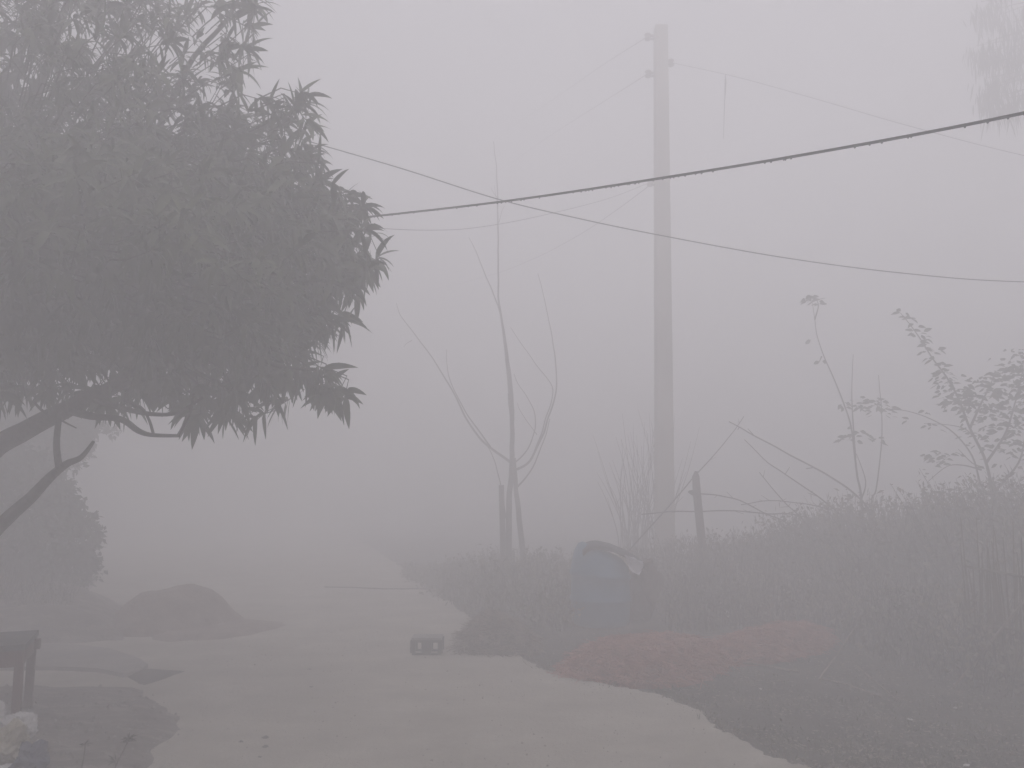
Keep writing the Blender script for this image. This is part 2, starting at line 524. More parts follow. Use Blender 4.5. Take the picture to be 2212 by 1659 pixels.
# explicit whorls on the outline so its tips sit where the photo has them
edge = [(545, -5, .6, .5), (500, 15, .9, 0), (540, 70, .9, -.2), (535, 110, .9, -.4), (520, 150, .8, -.3), (505, 180, .7, -.1), (590, 228, .4, .6), (645, 232, .9, .2), (610, 262, .7, .3), (660, 262, .8, -.1),
        (668, 318, .8, .3), (640, 340, .8, 0), (690, 352, .9, -.2), (680, 392, .8, -.5), (735, 415, .7, .5), (760, 432, .8, .2), (720, 445, .6, .3), (765, 485, .8, 0), (740, 520, .5, -.6), (775, 560, .9, -.2), (765, 540, .8, .3),
        (745, 590, .7, -.4), (730, 625, .7, -.3), (720, 690, .9, -.2), (700, 655, .9, 0), (690, 730, .7, -.6), (650, 762, .6, -.6), (700, 812, .8, -.4), (712, 835, .4, -.8), (670, 820, .2, -.9), (630, 812, .3, -.9),
        (585, 835, .5, -.6), (560, 835, .2, -.9), (520, 860, .1, -1), (480, 875, .2, -1), (440, 855, -.1, -1), (410, 885, .2, -.8), (380, 850, -.2, -.9), (350, 850, .3, -.9), (300, 845, -.2, -1), (235, 870, -.1, -1), (265, 868, .5, -.9), (500, 845, .6, -.4), (600, 880, .2, -.8), (545, 895, .2, -.8), (490, 905, .1, -.9), (425, 905, 0, -1), (735, 860, .3, -.8), (700, 855, -.1, -.9), (815, 560, .8, -.4), (800, 500, .7, .2), (790, 590, .7, -.6), (765, 630, .6, -.6), (755, 700, .7, -.4), (785, 445, .7, .4), (640, 225, .9, .3), (665, 215, 1, .2), (200, 860, 0, -1), (150, 840, 0, -1), (100, 850, 0, -1), (50, 850, 0, -1), (0, 860, 0, -1)]
for vx, vy, dx, dz in edge:
    for _ in range(2):
        cluster(vx + U(-9, 9), vy + U(-9, 9), TD - .35 + U(-.3, .3), Vector((dx, U(-.3, .3), dz)), random.randint(8, 11), U(.18, .225))
lf.build('foliage', M['mango'], tree, smooth=True)
tw.build('twigs', M['mango_bark'], tree)

# ------------------------------------------------------------------ generic leafy shrub filling an outline
def leafy(name, label, cat, poly, D, thick, n, L, lm, group=None, stems=9, baseD=None, base=None, density_noise=.0, root_x=None, sc=60):
    xs_ = [p[0] for p in poly]; ys_ = [p[1] for p in poly]
    bx = root_x if root_x is not None else sum(xs_) / len(xs_)
    b0 = P(bx, 1000, D); b0.z = 0
    t = empty(name, b0, label, cat, group)
    mb, st = MB(), MB()
    tips = []
    k = 0
    tries = 0
    while k < n and tries < n * 30:
        tries += 1
        vx, vy = U(min(xs_), max(xs_)), U(min(ys_), max(ys_))
        d = sdist(poly, vx, vy)
        if d < 3 or random.random() > .2 + d / 45: continue
        if noise.noise(Vector((vx / sc, vy / sc, D))) < density_noise: continue
        tt = min(thick, .08 + d / 120)
        p = P(vx, vy, D + U(-tt, tt))
        if p.z < .01: continue
        for _ in range(4):
            mb.leaf1(p + rnd_dir() * L * .4, rnd_dir() + Vector((0, 0, .2)), rnd_dir() + Vector((0, 0, 1)), L * U(.6, 1.2), L * U(.4, .62))
        if k % max(1, n // (stems * 6)) == 0: tips.append(p)
        k += 1
    for i, tp in enumerate(tips):
        b = b0 + Vector((U(-.12, .12) * (i % 7), U(-.1, .1), -.02))
        mid = (b + tp) / 2 + Vector((U(-.08, .08), U(-.08, .08), .12))
        st.tube(smooth_poly([b, mid, tp], 4), [.016 - .0014 * j for j in range(9)], 4)
    mb.build('foliage', lm, t)
    st.build('stems', M['dry'], t)
    return t

leafy('dark_bush', 'dark dense bush behind the tree branches at the left edge of the photo', 'bush',
      [(-420, 880), (-100, 900), (60, 960), (130, 985), (175, 1005), (168, 1050), (190, 1085), (215, 1120), (228, 1160), (215, 1200), (225, 1240), (190, 1268), (90, 1280), (-420, 1290)],
      10.4, 1.1, 9000, .10, M['bush'], root_x=60, density_noise=-.5)
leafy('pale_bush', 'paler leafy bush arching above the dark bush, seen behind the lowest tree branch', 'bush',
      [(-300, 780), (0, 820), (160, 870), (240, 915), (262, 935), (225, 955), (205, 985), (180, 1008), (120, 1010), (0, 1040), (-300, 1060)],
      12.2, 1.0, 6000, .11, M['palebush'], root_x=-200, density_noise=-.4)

# ------------------------------------------------------------------ utility pole
PD = 13.4
pole = empty('utility_pole', (P(1434, 1130, PD).x, PD, 0), 'tall square concrete utility pole rising beside the blue drum', 'utility pole')
b, t = P(1437, 1300, PD), P(1427, 60, PD)
dirp = (b - t).normalized()
bb = t + dirp * ((t.z + .1) / -dirp.z)
pm = MB()
s0, s1 = .150, .112
r0 = [(bb, s0), (t, s1)]
vs = []
ch = .02
for c_, s_ in r0:
    for x, y in ((-s_ + ch, -s_), (s_ - ch, -s_), (s_, -s_ + ch), (s_, s_ - ch), (s_ - ch, s_), (-s_ + ch, s_), (-s_, s_ - ch), (-s_, -s_ + ch)):
        vs.append(c_ + Vector((x, y, 0)))
pm.add(vs, [tuple(range(8))[::-1], tuple(range(8, 16))] + [(k, (k + 1) % 8, 8 + (k + 1) % 8, 8 + k) for k in range(8)])
pm.build('shaft', M['concrete'], pole)
def insulator(vx, vy, side):
    k = P(vx, vy, PD)
    ax = P(1427, vy, PD)
    m_ = MB()
    m_.box((k + ax) / 2 + Vector((0, 0, .015)), abs(k.x - ax.x) + .04, .05, .02)
    m_.box((k + ax) / 2 + Vector((0, 0, -.045)), abs(k.x - ax.x) + .04, .05, .02)
    brk = m_.build('bracket', M['iron'], pole)
    i_ = MB()
    i_.tube([k + Vector((0, 0, z)) for z in (-.075, -.06, -.03, -.012, 0, .012, .03, .045, .05)], [.03, .055, .06, .042, .035, .042, .06, .055, .03], 12)
    i_.build('insulator', M['ceramic'], pole, smooth=True)
    return k
k1 = insulator(1399, 79, -1)
k2 = insulator(1400, 159, -1)
k3 = insulator(1449, 135, 1)
k4 = insulator(1404, 394, -1)

def cable(name, pts, r, m, label, group=None, n=6, sub=10, drops=0):
    mb = MB()
    q = smooth_poly([Vector(p) for p in pts], sub)
    mb.tube(q, r, n)
    t_ = tag(mb.build(name, m, smooth=True), label, 'wire', group)
    return t_, q
gw = 'wires fixed to the concrete pole'
cable('overhead_wire', [k1, P(1300, 142, 16.5), P(1190, 218, 20), P(1050, 310, 26), P(880, 420, 38), P(800, 480, 55)], .008, M['wire'], 'thin wire running down left from the topmost insulator of the concrete pole', gw)
cable('overhead_wire', [k2, P(1300, 222, 16.5), P(1190, 292, 20), P(1050, 385, 26), P(880, 480, 38), P(800, 530, 55)], .008, M['wire'], 'thin wire running down left from the second insulator of the concrete pole', gw)
cable('overhead_wire', [k3, P(1590, 166, 12.2), P(1760, 213, 11.4), P(1960, 271, 10.6), P(2212, 336, 9.8), P(2700, 440, 8.6), P(3600, 560, 7.0)], .0045, M['wire'], 'faint thin wire leaving the right side of the concrete pole below its top', gw)
cable('overhead_wire', [k4, P(1310, 430, 12.6), P(1160, 468, 11.6), P(1040, 490, 10.8), P(950, 497, 10.2), P(820, 493, 9.4), P(600, 470, 8.4), P(300, 400, 7.6)], .0045, M['wire'], 'sagging wire from the lowest insulator of the pole curving left to the tree', gw)
cable('overhead_wire', [k4 + Vector((0, 0, -.05)), P(1330, 455, 14.5), P(1250, 508, 16), P(1150, 560, 18), P(1040, 600, 22), P(880, 640, 34)], .006, M['wire'], 'faint wire from the lowest insulator of the pole dropping steeply left into the fog', gw)
cable('overhead_wire', [P(150, 170, 6.9), P(420, 235, 6.9), P(710, 318, 6.9), P(880, 368, 6.95), P(1075, 430, 7.0), P(1250, 472, 7.0), P(1430, 509, 7.1), P(1690, 556, 7.1), P(1950, 590, 7.1), P(2212, 609, 7.1), P(2700, 615, 7.2), P(3400, 560, 7.3)],
      .0046, M['wire'], 'grey wire sagging from the tree down to the right across the pole')
# near cable with hanging water drops
cpts = [P(150, 520, 8.4), P(480, 500, 7.5), P(780, 470, 6.5), P(1080, 436, 5.6), P(1420, 386, 4.75), P(1800, 323, 4.05), P(2212, 244, 3.5), P(2800, 110, 2.9), P(3900, -200, 2.3)]
cab = empty('power_cable', cpts[0], 'thick dark power cable beaded with water drops, passing in front of the pole', 'cable')
q = smooth_poly(cpts, 14)
mb = MB(); mb.tube(q, .0085, 8); mb.build('sheath', M['cable'], cab, smooth=True)
drops = []
for i in range(20, len(q) - 1):
    for _ in range(random.choice((0, 1, 1, 2, 3))):
        p = q[i].lerp(q[i + 1], random.random()) + Vector((0, 0, -.0092))
        r = U(.0028, .0062)
        drops.append((r, p))
drops.sort(key=lambda d: -d[0])
for r, p in drops[:90]:
    mb = MB()
    mb.tube([p + Vector((0, 0, z * r)) for z in (1, .3, -.5, -1.1)], [r * .9, r * 1.1, r * .8, r * .2], 5)
    mb.build('water_drop', M['cable'], cab)
# hanging string on the thin right wire
mb = MB()
mb.tube([P(1567, 160, 12.3), P(1567, 180, 12.3), P(1566, 205, 12.3)], [.004, .016, .010], 5)
mb.tube([P(1566, 205, 12.3), P(1564, 250, 12.3), P(1563, 300, 12.3)], [.008, .006, .004], 5)
tag(mb.build('hanging_string', M['wire']), 'faint string dangling from the thin wire on the right of the pole', 'string')

# ------------------------------------------------------------------ bare young tree
BD = 13.0
bt = empty('bare_tree', (P(1120, 1100, BD).x, BD, 0), 'leafless young tree with long whip-like upright branches, left of the pole', 'tree')
def twig(parent, pts, r0, r1, D, m='dry', name='branch', n=6, wob=.012):
    q_ = smooth_poly([P(p[0], p[1], D + (p[2] if len(p) > 2 else 0)) for p in pts], 5)
    k_ = len(q_) - 1
    q_ = [p + Vector((noise.noise(p * 4), 0, noise.noise(p * 4 + Vector((5, 5, 5))))) * wob for p in q_]
    mb_ = MB()
    mb_.tube(q_, [r0 + (r1 - r0) * (i / k_) ** .8 for i in range(k_ + 1)], n)
    if name is None: return mb_
    return mb_.build(name, M[m], parent, smooth=True)
twig(bt, [(1098, 1262), (1099, 1180), (1100, 1080), (1106, 1000), (1106, 920), (1101, 850)], .064, .033, BD, name='trunk', n=10)
twig(bt, [(1134, 1265), (1128, 1180), (1118, 1090), (1114, 1050), (1110, 990)], .056, .033, BD, name='trunk', n=10)
br_ = [([(1101, 850), (1092, 760), (1083, 690), (1077, 640), (1076, 540), (1075, 430), (1072, 360), (1066, 305)], .030, .006),
       ([(1106, 950), (1108, 870), (1098, 780), (1085, 700), (1072, 650), (1045, 585), (1026, 540), (1012, 512)], .026, .005),
       ([(1104, 1000), (1070, 975), (1035, 945), (1005, 900), (975, 840), (935, 775), (890, 715), (865, 680), (857, 655)], .027, .005),
       ([(1060, 965), (1030, 925), (1000, 880), (975, 830), (966, 790), (964, 755)], .017, .005),
       ([(1112, 1015), (1145, 995), (1170, 945), (1185, 900), (1200, 850), (1202, 810), (1196, 750), (1185, 690), (1170, 620), (1162, 590)], .026, .005),
       ([(1150, 990), (1165, 950), (1180, 900), (1192, 860), (1190, 830), (1160, 790), (1125, 740), (1103, 708)], .017, .005),
       ([(1112, 1000), (1140, 970), (1155, 930), (1155, 890), (1140, 860), (1120, 830), (1110, 808)], .015, .005),
       ([(1118, 1052), (1145, 1020), (1170, 965), (1188, 905)], .019, .008),
       ([(1093, 1120), (1085, 1065), (1072, 1010), (1060, 975), (1050, 960)], .014, .006),
       ([(1076, 430), (1066, 418), (1060, 405)], .006, .003), ([(1076, 440), (1070, 425), (1068, 400)], .006, .003),
       ([(1078, 480), (1085, 455), (1090, 445)], .006, .003), ([(890, 735), (878, 742), (872, 750)], .006, .003),
       ([(1160, 940), (1125, 890), (1118, 870)], .008, .004)]
for pts, a, b_ in br_: twig(bt, pts, a * .95, b_ * .9, BD)
sk = MB()
sk.tube([P(1088, 1268, BD - .1), P(1086, 1160, BD - .1), P(1083, 1048, BD - .1)], [.05, .045, .042], 8)
tag(sk.build('wooden_stake', M['wood'], smooth=True), 'short upright stake just left of the bare young tree trunks', 'stake')

# ------------------------------------------------------------------ dry shrub of sticks behind/around the pole
ds = empty('dry_shrub', (P(1365, 1100, 14.2).x, 14.2, 0), 'leafless shrub of thin upright sticks standing behind the pole', 'shrub')
mb = MB()
for i in range(70):
    x0 = 1365 + U(-28, 75)
    lean = U(-1, 1)
    topy = U(880, 1060)
    x1 = x0 + lean * 75 + U(-15, 15)
    D = 14.2 + U(-.5, .6)
    q_ = smooth_poly([P(x0, 1260, D), P(x0 + lean * 10 + U(-8, 8), 1160, D), P(x0 * .4 + x1 * .6 + U(-8, 8), 1160 * .4 + topy * .6, D), P(x1, topy, D)], 4)
    mb.tube(q_, [.011 - .0007 * j for j in range(13)], 4)
    if random.random() < .6:
        k_ = q_[6]
        mb.tube([k_, k_ + Vector((U(-.25, .25), 0, U(.15, .4)))], [.006, .003], 4)
mb.build('stems', M['dry'], ds)

# ------------------------------------------------------------------ fence post, thorny branches
FD = 11.0
fp = empty('fence_post', (P(1515, 1150, FD).x, FD, 0), 'leaning wooden fence post with a knot, right of the concrete pole', 'fence post')
q_ = [P(1522, 1310, FD), P(1520, 1205, FD), P(1512, 1130, FD), P(1506, 1070, FD), P(1503, 1030, FD), P(1504, 1018, FD)]
mb = MB(); mb.tube(q_, [.06, .058, .056, .056, .052, .02], 9); mb.build('post', M['wood'], fp, smooth=True)
mb = MB(); mb.tube([P(1506, 1066, FD - .02), P(1496, 1064, FD), P(1487, 1062, FD)], [.05, .04, .015], 7); mb.build('knot', M['wood'], fp, smooth=True)
gth = 'bare thorny branches between the fence post and the hedge'
def loose(pts, r0, r1, D, label, name='bare_branch', cat='branch', m='dry', group=gth, thorns=6):
    mb_ = twig(None, pts, r0, r1, D, name=None)
    P3 = [P(p[0], p[1], D) for p in pts]
    for _ in range(thorns):
        i = random.randrange(len(P3) - 1)
        p_ = P3[i].lerp(P3[i + 1], random.random())
        mb_.tube([p_, p_ + Vector((U(-.12, .12), U(-.05, .05), U(-.06, .10)))], [r1 * .5, r1 * .3], 4)
    return tag(mb_.build(name, M[m], smooth=True), label, cat, group)
loose([(1300, 1250), (1395, 1150), (1500, 1030), (1550, 975), (1595, 918), (1607, 900)], .012, .005, FD + .3, 'bare branch slanting up right from behind the fence post top', )
loose([(1575, 912), (1600, 925), (1650, 952), (1720, 990), (1780, 1022), (1840, 1062), (1880, 1110), (1890, 1180)], .006, .014, FD - .6, 'upper long bare branch sloping down right towards the hedge')
loose([(1608, 950), (1660, 1000), (1720, 1040), (1770, 1075), (1830, 1130), (1840, 1190)], .005, .011, FD - .6, 'lower bare branch sloping down right, parallel beneath the longest one')
loose([(1385, 1112), (1440, 1106), (1530, 1104), (1600, 1105), (1660, 1110), (1720, 1112), (1800, 1140)], .009, .010, FD - .1, 'nearly level bare branch crossing behind the fence post low down', )
loose([(1508, 1066), (1560, 1072), (1600, 1082), (1650, 1108), (1700, 1130), (1760, 1180)], .009, .009, FD - .1, 'bare branch leaving the fence post knot and dipping right')
loose([(1600, 1090), (1660, 1082), (1720, 1086), (1790, 1100), (1850, 1130)], .006, .008, FD - .3, 'short arched bare branch just above the level one')
loose([(1640, 1020), (1690, 1080), (1740, 1130), (1770, 1190)], .005, .009, FD - .4, 'short bare branch crossing the sloping pair below the middle')

# ------------------------------------------------------------------ undergrowth / hedge (uncountable)
def growth(name, x0, x1, top, Df, Db, n, L, m, stalk=.25, hj=.25, seed=0):
    """mass of stems with leaves between two depth lines, its height following the outline"""
    mb_ = MB()
    for i in range(n):
        vx = U(x0, x1)
        a, b_ = lerp_tab(Df, vx), lerp_tab(Db, vx)
        D = a + (b_ - a) * random.random()
        ztop = max(.12, P(vx, lerp_tab(top, vx) + 22 * noise.noise(Vector((vx / 60, seed, 1))) + 26 * noise.noise(Vector((vx / 16, D * 1.3, seed))), (a + b_) / 2).z)
        tt = (D - a) / max(.01, b_ - a)
        hh = ztop * (1 - hj * random.random() ** 1.5) * min(1, .45 + 1.6 * min(tt + .1, 1.1 - tt))
        b0 = P(vx, 1100, D); b0.z = -.03
        lean = Vector((random.gauss(0, .22), random.gauss(0, .15), 0)) * hh
        tip = b0 + lean + Vector((0, 0, hh))
        mb_.tube([b0, b0 + lean * .35 + Vector((0, 0, hh * .5)), tip], [.006, .005, .0025], 3, cap=False, mi=1)
        k_ = int(5 + hh * 13)
        for j in range(k_):
            s_ = random.random() ** .75
            p = b0.lerp(tip, s_) + Vector((random.gauss(0, .06), random.gauss(0, .05), random.gauss(0, .03)))
            if random.random() < stalk: mb_.leaf1(p, Vector((U(-.4, .4), U(-.4, .4), 1)), rnd_dir(), L * U(1, 2.2), L * .14, 1)
            else: mb_.leaf1(p, rnd_dir() + Vector((0, 0, -.15)), Vector((0, 0, 1)) + rnd_dir() * .85, L * U(.6, 1.3), L * U(.35, .6))
    return tag(mb_.build(name, [M[m], M['dry']]), kind='stuff')
growth('hedge_growth', 1560, 2560,
       [(1560, 1175), (1640, 1150), (1700, 1118), (1750, 1092), (1800, 1080), (1850, 1060), (1900, 1066), (1960, 1068), (2010, 1060), (2050, 1040), (2110, 1026), (2212, 1018), (2400, 980), (2560, 970)],
       [(1560, 11.2), (1800, 9.6), (2000, 8.5), (2212, 7.5), (2560, 6.8)], [(1560, 12.6), (1800, 12), (2212, 10.6), (2560, 9.8)], 3000, .075, 'hedge', stalk=.10, hj=.45)
growth('weeds', 1320, 1700, [(1320, 1195), (1400, 1165), (1480, 1150), (1560, 1150), (1640, 1140), (1700, 1140)],
       [(1320, 10.5), (1700, 9.6)], [(1320, 13), (1700, 12.5)], 900, .07, 'hedge', stalk=.2, hj=.6, seed=5)
growth('weeds', 1430, 2300, [(1430, 1240), (1600, 1235), (1900, 1230), (2100, 1260), (2300, 1300)],
       [(1430, 8.8), (1600, 9.0), (1780, 8.7), (1900, 7.3), (2100, 6.4), (2300, 5.9)], [(1430, 10.5), (1800, 9.6), (2300, 7.6)], 1500, .065, 'hedge', stalk=.15, hj=.8, seed=9)
growth('weeds', 880, 1330, [(880, 1232), (950, 1225), (1030, 1205), (1100, 1195), (1180, 1200), (1250, 1200), (1330, 1200)],
       [(880, 13.2), (960, 10.8), (1060, 9.2), (1200, 8.8), (1330, 9.5)], [(880, 15), (1330, 14)], 1500, .08, 'grass', stalk=.05, hj=.75, seed=7)
growth('weeds', -500, 170, [(-500, 1200), (0, 1215), (170, 1240)], [(-500, 8), (170, 8.6)], [(-500, 10), (170, 10.2)], 1100, .05, 'hedge', stalk=.4, hj=.6, seed=12)
# short grass and dead leaves over the right verge
vr = gp([(1790, 1690), (1650, 1625), (1560, 1577), (1450, 1511), (1300, 1470), (1150, 1430), (1000, 1320), (880, 1225), (1400, 1250), (2300, 1300), (2900, 1500), (2900, 1720)])
mb = MB()
k = 0
while k < 26000:
    vx, vy = U(880, 2500), U(1230, 1720)
    p = G(vx, vy)
    if not inside(vr, p.x, p.y): continue
    if noise.noise(Vector((p.x * 2.2, p.y * 2.2, 3))) < U(-.55, .3): continue
    p.z = gh(p.x, p.y) - .004
    if random.random() < .8:
        h_ = U(.015, .055)
        mb.leaf1(p, Vector((U(-.7, .7), U(-.7, .7), 1)), rnd_dir(), h_, .005)
    else:
        mb.leaf1(p + Vector((0, 0, .008)), Vector((U(-1, 1), U(-1, 1), U(0, .25))), Vector((0, 0, 1)), U(.02, .05), U(.01, .025), 1)
    k += 1
for p0 in pr:
    if p0.y > 16: continue
    for _ in range(5):
        p = Vector((p0.x + random.gauss(.04, .05), p0.y + random.gauss(.03, .05), .0))
        if noise.noise(Vector((p.x * 2.5, p.y * 2.5, 8))) < -.1: continue
        mb.leaf1(p, Vector((U(-.9, .6), U(-.9, .6), .8)), rnd_dir(), U(.02, .07), .006, random.random() < .4)
tag(mb.build('grass', [M['grass'], M['greystraw']]), kind='stuff')

# ------------------------------------------------------------------ plants standing in the hedge
def leaf_stem(parent_name, label, cat, stems, leaves, D, L, r=.014, lm='palebush', group=None, root=None):
    b0 = P(stems[0][0][0], stems[0][0][1], D); b0.z = 0
    t_ = empty(parent_name, b0, label, cat, group)
    for i, pts in enumerate(stems):
        if i == 0:
            g0 = P(pts[0][0], pts[0][1], D)
            q_ = [Vector((g0.x, D, -.02))] + [P(p[0], p[1], D + (p[2] if len(p) > 2 else 0)) for p in pts]
        else: q_ = [P(p[0], p[1], D + (p[2] if len(p) > 2 else 0)) for p in pts]
        q_ = smooth_poly(q_, 5)
        k_ = len(q_) - 1
        mb_ = MB()
        r0_ = r if i == 0 else r * .7
        mb_.tube(q_, [r0_ + (.0035 - r0_) * (j / k_) ** .7 for j in range(k_ + 1)], 6)
        mb_.build('stem', M['dry'], t_, smooth=True)
    mb_ = MB()
    for (x0, y0, x1, y1, w_, n_) in leaves:
        for _ in range(n_):
            s_ = random.random()
            vx, vy = x0 + (x1 - x0) * s_ + random.gauss(0, w_), y0 + (y1 - y0) * s_ + random.gauss(0, w_ * .8)
            p = P(vx, vy, D + random.gauss(0, w_ / 170))
            side = Vector((1 if vx > x0 + (x1 - x0) * s_ else -1, U(-.7, .7), U(-.3, .7)))
            mb_.leaf(p, side, rnd_dir(), L * U(.75, 1.35), L * U(.42, .62), droop=U(.3, 1.1), seg=3)
    mb_.build('foliage', M[lm], t_, smooth=True)
    return t_
leaf_stem('thin_sapling', 'thin sapling with a leaf tuft on its crooked bare top, rising from the hedge', 'sapling',
          [[(1862, 1090), (1852, 1030), (1846, 980), (1838, 920), (1822, 870), (1800, 815), (1780, 770), (1765, 725), (1760, 690), (1755, 655)],
           [(1848, 990), (1842, 900), (1840, 840), (1843, 765)], [(1760, 690), (1768, 660), (1762, 645)], [(1775, 770), (1768, 785)], [(1860, 1080), (1870, 1040), (1850, 980)]],
          [(1738, 640, 1772, 655, 6, 22), (1820, 872, 1830, 880, 5, 7), (1845, 870, 1880, 880, 7, 12), (1820, 945, 1850, 945, 8, 14), (1850, 925, 1870, 940, 8, 7), (1757, 735, 1750, 740, 3, 2), (1770, 785, 1775, 782, 3, 2)], 10.6, .09, .017)
leaf_stem('thin_sapling', 'slender upright twig with leaves halfway up, just right of the tufted sapling', 'sapling',
          [[(1882, 1100), (1892, 1060), (1900, 1000), (1905, 940), (1904, 880), (1900, 840), (1898, 810)]],
          [(1880, 860, 1925, 890, 8, 26), (1885, 880, 1910, 905, 10, 12), (1895, 930, 1900, 960, 5, 5)], 10.4, .09, .013)
leaf_stem('arching_shrub', 'shrub with a long branch arching left and down over the hedge', 'shrub',
          [[(2150, 1100), (2120, 1050), (2100, 985), (2060, 935), (2010, 905), (1960, 888), (1920, 884)], [(2120, 1015), (2080, 1005), (2045, 1008), (2005, 1040)],
           [(2130, 1000), (2115, 965), (2090, 930), (2050, 918), (1996, 915)], [(2125, 1010), (2100, 1000), (2070, 970)]],
          [(1995, 895, 2005, 885, 4, 5), (1960, 895, 1965, 905, 3, 2), (2008, 985, 2045, 1000, 9, 26), (2030, 975, 2060, 990, 9, 12), (2000, 915, 2030, 925, 4, 5), (2090, 940, 2120, 960, 12, 12)], 9.7, .082, .017)
leaf_stem('leafy_shrub', 'leafy shrub with a tall branch leaning left, rising over the hedge at right', 'shrub',
          [[(2150, 1090), (2140, 1040), (2125, 985), (2095, 925), (2070, 860), (2045, 815), (2015, 775), (1990, 735), (1965, 700), (1945, 676)],
           [(2130, 1000), (2170, 940), (2190, 880), (2205, 820), (2212, 780)], [(2150, 1060), (2200, 1000), (2215, 940), (2230, 880)], [(2095, 925), (2120, 870), (2140, 830), (2150, 800)]],
          [(1942, 673, 1965, 692, 4, 8), (1965, 700, 2000, 745, 9, 18), (2000, 750, 2045, 810, 11, 26), (2030, 815, 2080, 870, 16, 60), (2070, 870, 2150, 880, 24, 90), (2110, 840, 2190, 830, 22, 90), (2170, 800, 2230, 790, 18, 60), (2200, 770, 2215, 745, 7, 14),
           (2130, 900, 2220, 900, 26, 90), (2150, 960, 2230, 960, 26, 70), (2230, 800, 2330, 900, 40, 160)], 9.3, .086, .024)
leaf_stem('leafy_shrub', 'pale leafy branch tips poking in at the right border above the hedge', 'shrub',
          [[(2300, 1050), (2280, 960), (2250, 850), (2225, 790), (2212, 755)]], [(2195, 795, 2230, 850, 12, 36), (2230, 840, 2300, 960, 30, 110)], 8.8, .086, .018)

# tall drooping tree, upper right, its trunk outside the frame
DD = 13.2
dt = empty('drooping_tree', (P(2420, 1000, DD).x, DD, 0), 'faint tall tree with hanging strands of foliage in the upper right corner', 'tree')
mb = MB(); mb.tube(smooth_poly([Vector((dt.location.x, DD, -.1)), P(2410, 800, DD), P(2400, 400, DD), P(2380, -50, DD), P(2370, -330, DD)], 5), [.17 - .007 * i for i in range(21)], 9); mb.build('trunk', M['dry'], dt, smooth=True)
mb, sb = MB(), MB()
knots = [(2120, 15), (2150, 5), (2135, 35), (2110, 110), (2130, 105), (2145, 120), (2160, 95), (2150, 165), (2135, 180), (2130, 205), (2165, 190), (2190, 150), (2200, 110), (2190, 60), (2170, 40), (2205, 20), (2145, 225), (2170, 225), (2190, 215), (2210, 200), (2200, 70), (2180, 120)]
for _ in range(60): knots.append((U(2225, 2560), U(-250, 240)))
for _ in range(24): knots.append((U(2140, 2330), U(-260, 0)))
for (vx, vy) in knots:
    c_ = P(vx, vy, DD + U(-.7, .7))
    anc = P(2400 - U(0, 20), max(-300, vy - U(10, 70)), DD)
    sb.tube(smooth_poly([anc, anc.lerp(c_, .5) + Vector((0, 0, .18)), c_ + Vector((0, 0, .1))], 4), [.02 - .0018 * j for j in range(9)], 4)
    for _k in range(46):
        p = c_ + Vector((random.gauss(0, .10), random.gauss(0, .1), random.gauss(0, .07)))
        mb.leaf(p, Vector((U(-.35, .35), U(-.3, .3), -1)), rnd_dir(), U(.14, .5), U(.018, .032), droop=.4, seg=3)
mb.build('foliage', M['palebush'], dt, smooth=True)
sb.build('branches', M['dry'], dt, smooth=True)

# ------------------------------------------------------------------ blue drum and things on it
DR = 9.35
bx = P(1296, 1200, DR).x
def tilt(dx, z): return z * (1 - .20 * (dx / .33) * (z / .9) ** 3) - .02
dr = empty('plastic_drum', (bx, DR, -.02), 'faded blue plastic drum with a dark curved cover, standing right of the bare tree', 'drum')
mb = MB()
prof = [(0, .30), (.03, .325), (.10, .33), (.27, .335), (.29, .35), (.32, .35), (.34, .335), (.56, .335), (.58, .35), (.61, .35), (.63, .335), (.72, .322), (.80, .295), (.87, .25), (.90, .20), (.905, .0)]
seg = 28
for z, r in prof: mb.v += [(bx + r * math.cos(2 * math.pi * k / seg), DR + r * math.sin(2 * math.pi * k / seg), tilt(r * math.cos(2 * math.pi * k / seg), z * .93)) for k in range(seg)]
for i in range(len(prof) - 1):
    for k in range(seg):
        mb.f.append((i * seg + k, i * seg + (k + 1) % seg, (i + 1) * seg + (k + 1) % seg, (i + 1) * seg + k)); mb.m.append(0)
mb.build('body', M['bluedrum'], dr, smooth=True)
# curved cover sagging to the right
mb = MB()
cv = smooth_poly([P(1255, 1182, DR), P(1266, 1172, DR), P(1285, 1168, DR), P(1312, 1172, DR), P(1340, 1183, DR), P(1365, 1196, DR), P(1384, 1208, DR)], 4)
ny = 8
vs = []
for dz in (0, -.028):
    for j in range(ny + 1):
        v_ = (j / ny * 2 - 1)
        for p in cv: vs.append(p + Vector((0, v_ * .28, dz - .05 * v_ * v_ + .006 * noise.noise(Vector((p.x * 9, v_ * 3, 1))))))
nn = len(cv); off = nn * (ny + 1)
fs = []
for j in range(ny):
    for i in range(nn - 1):
        a = j * nn + i
        fs += [(a, a + 1, a + nn + 1, a + nn), (off + a + nn, off + a + nn + 1, off + a + 1, off + a)]
for i in range(nn - 1):
    fs += [(i + 1, i, off + i, off + i + 1), (ny * nn + i, ny * nn + i + 1, off + ny * nn + i + 1, off + ny * nn + i)]
for j in range(ny):
    fs += [(j * nn, (j + 1) * nn, off + (j + 1) * nn, off + j * nn), ((j + 1) * nn - 1 + nn, (j + 1) * nn - 1, off + (j + 1) * nn - 1, off + (j + 2) * nn - 1)]
mb.add(vs, fs)
mb.build('cover', M['darklid'], dr, smooth=True)

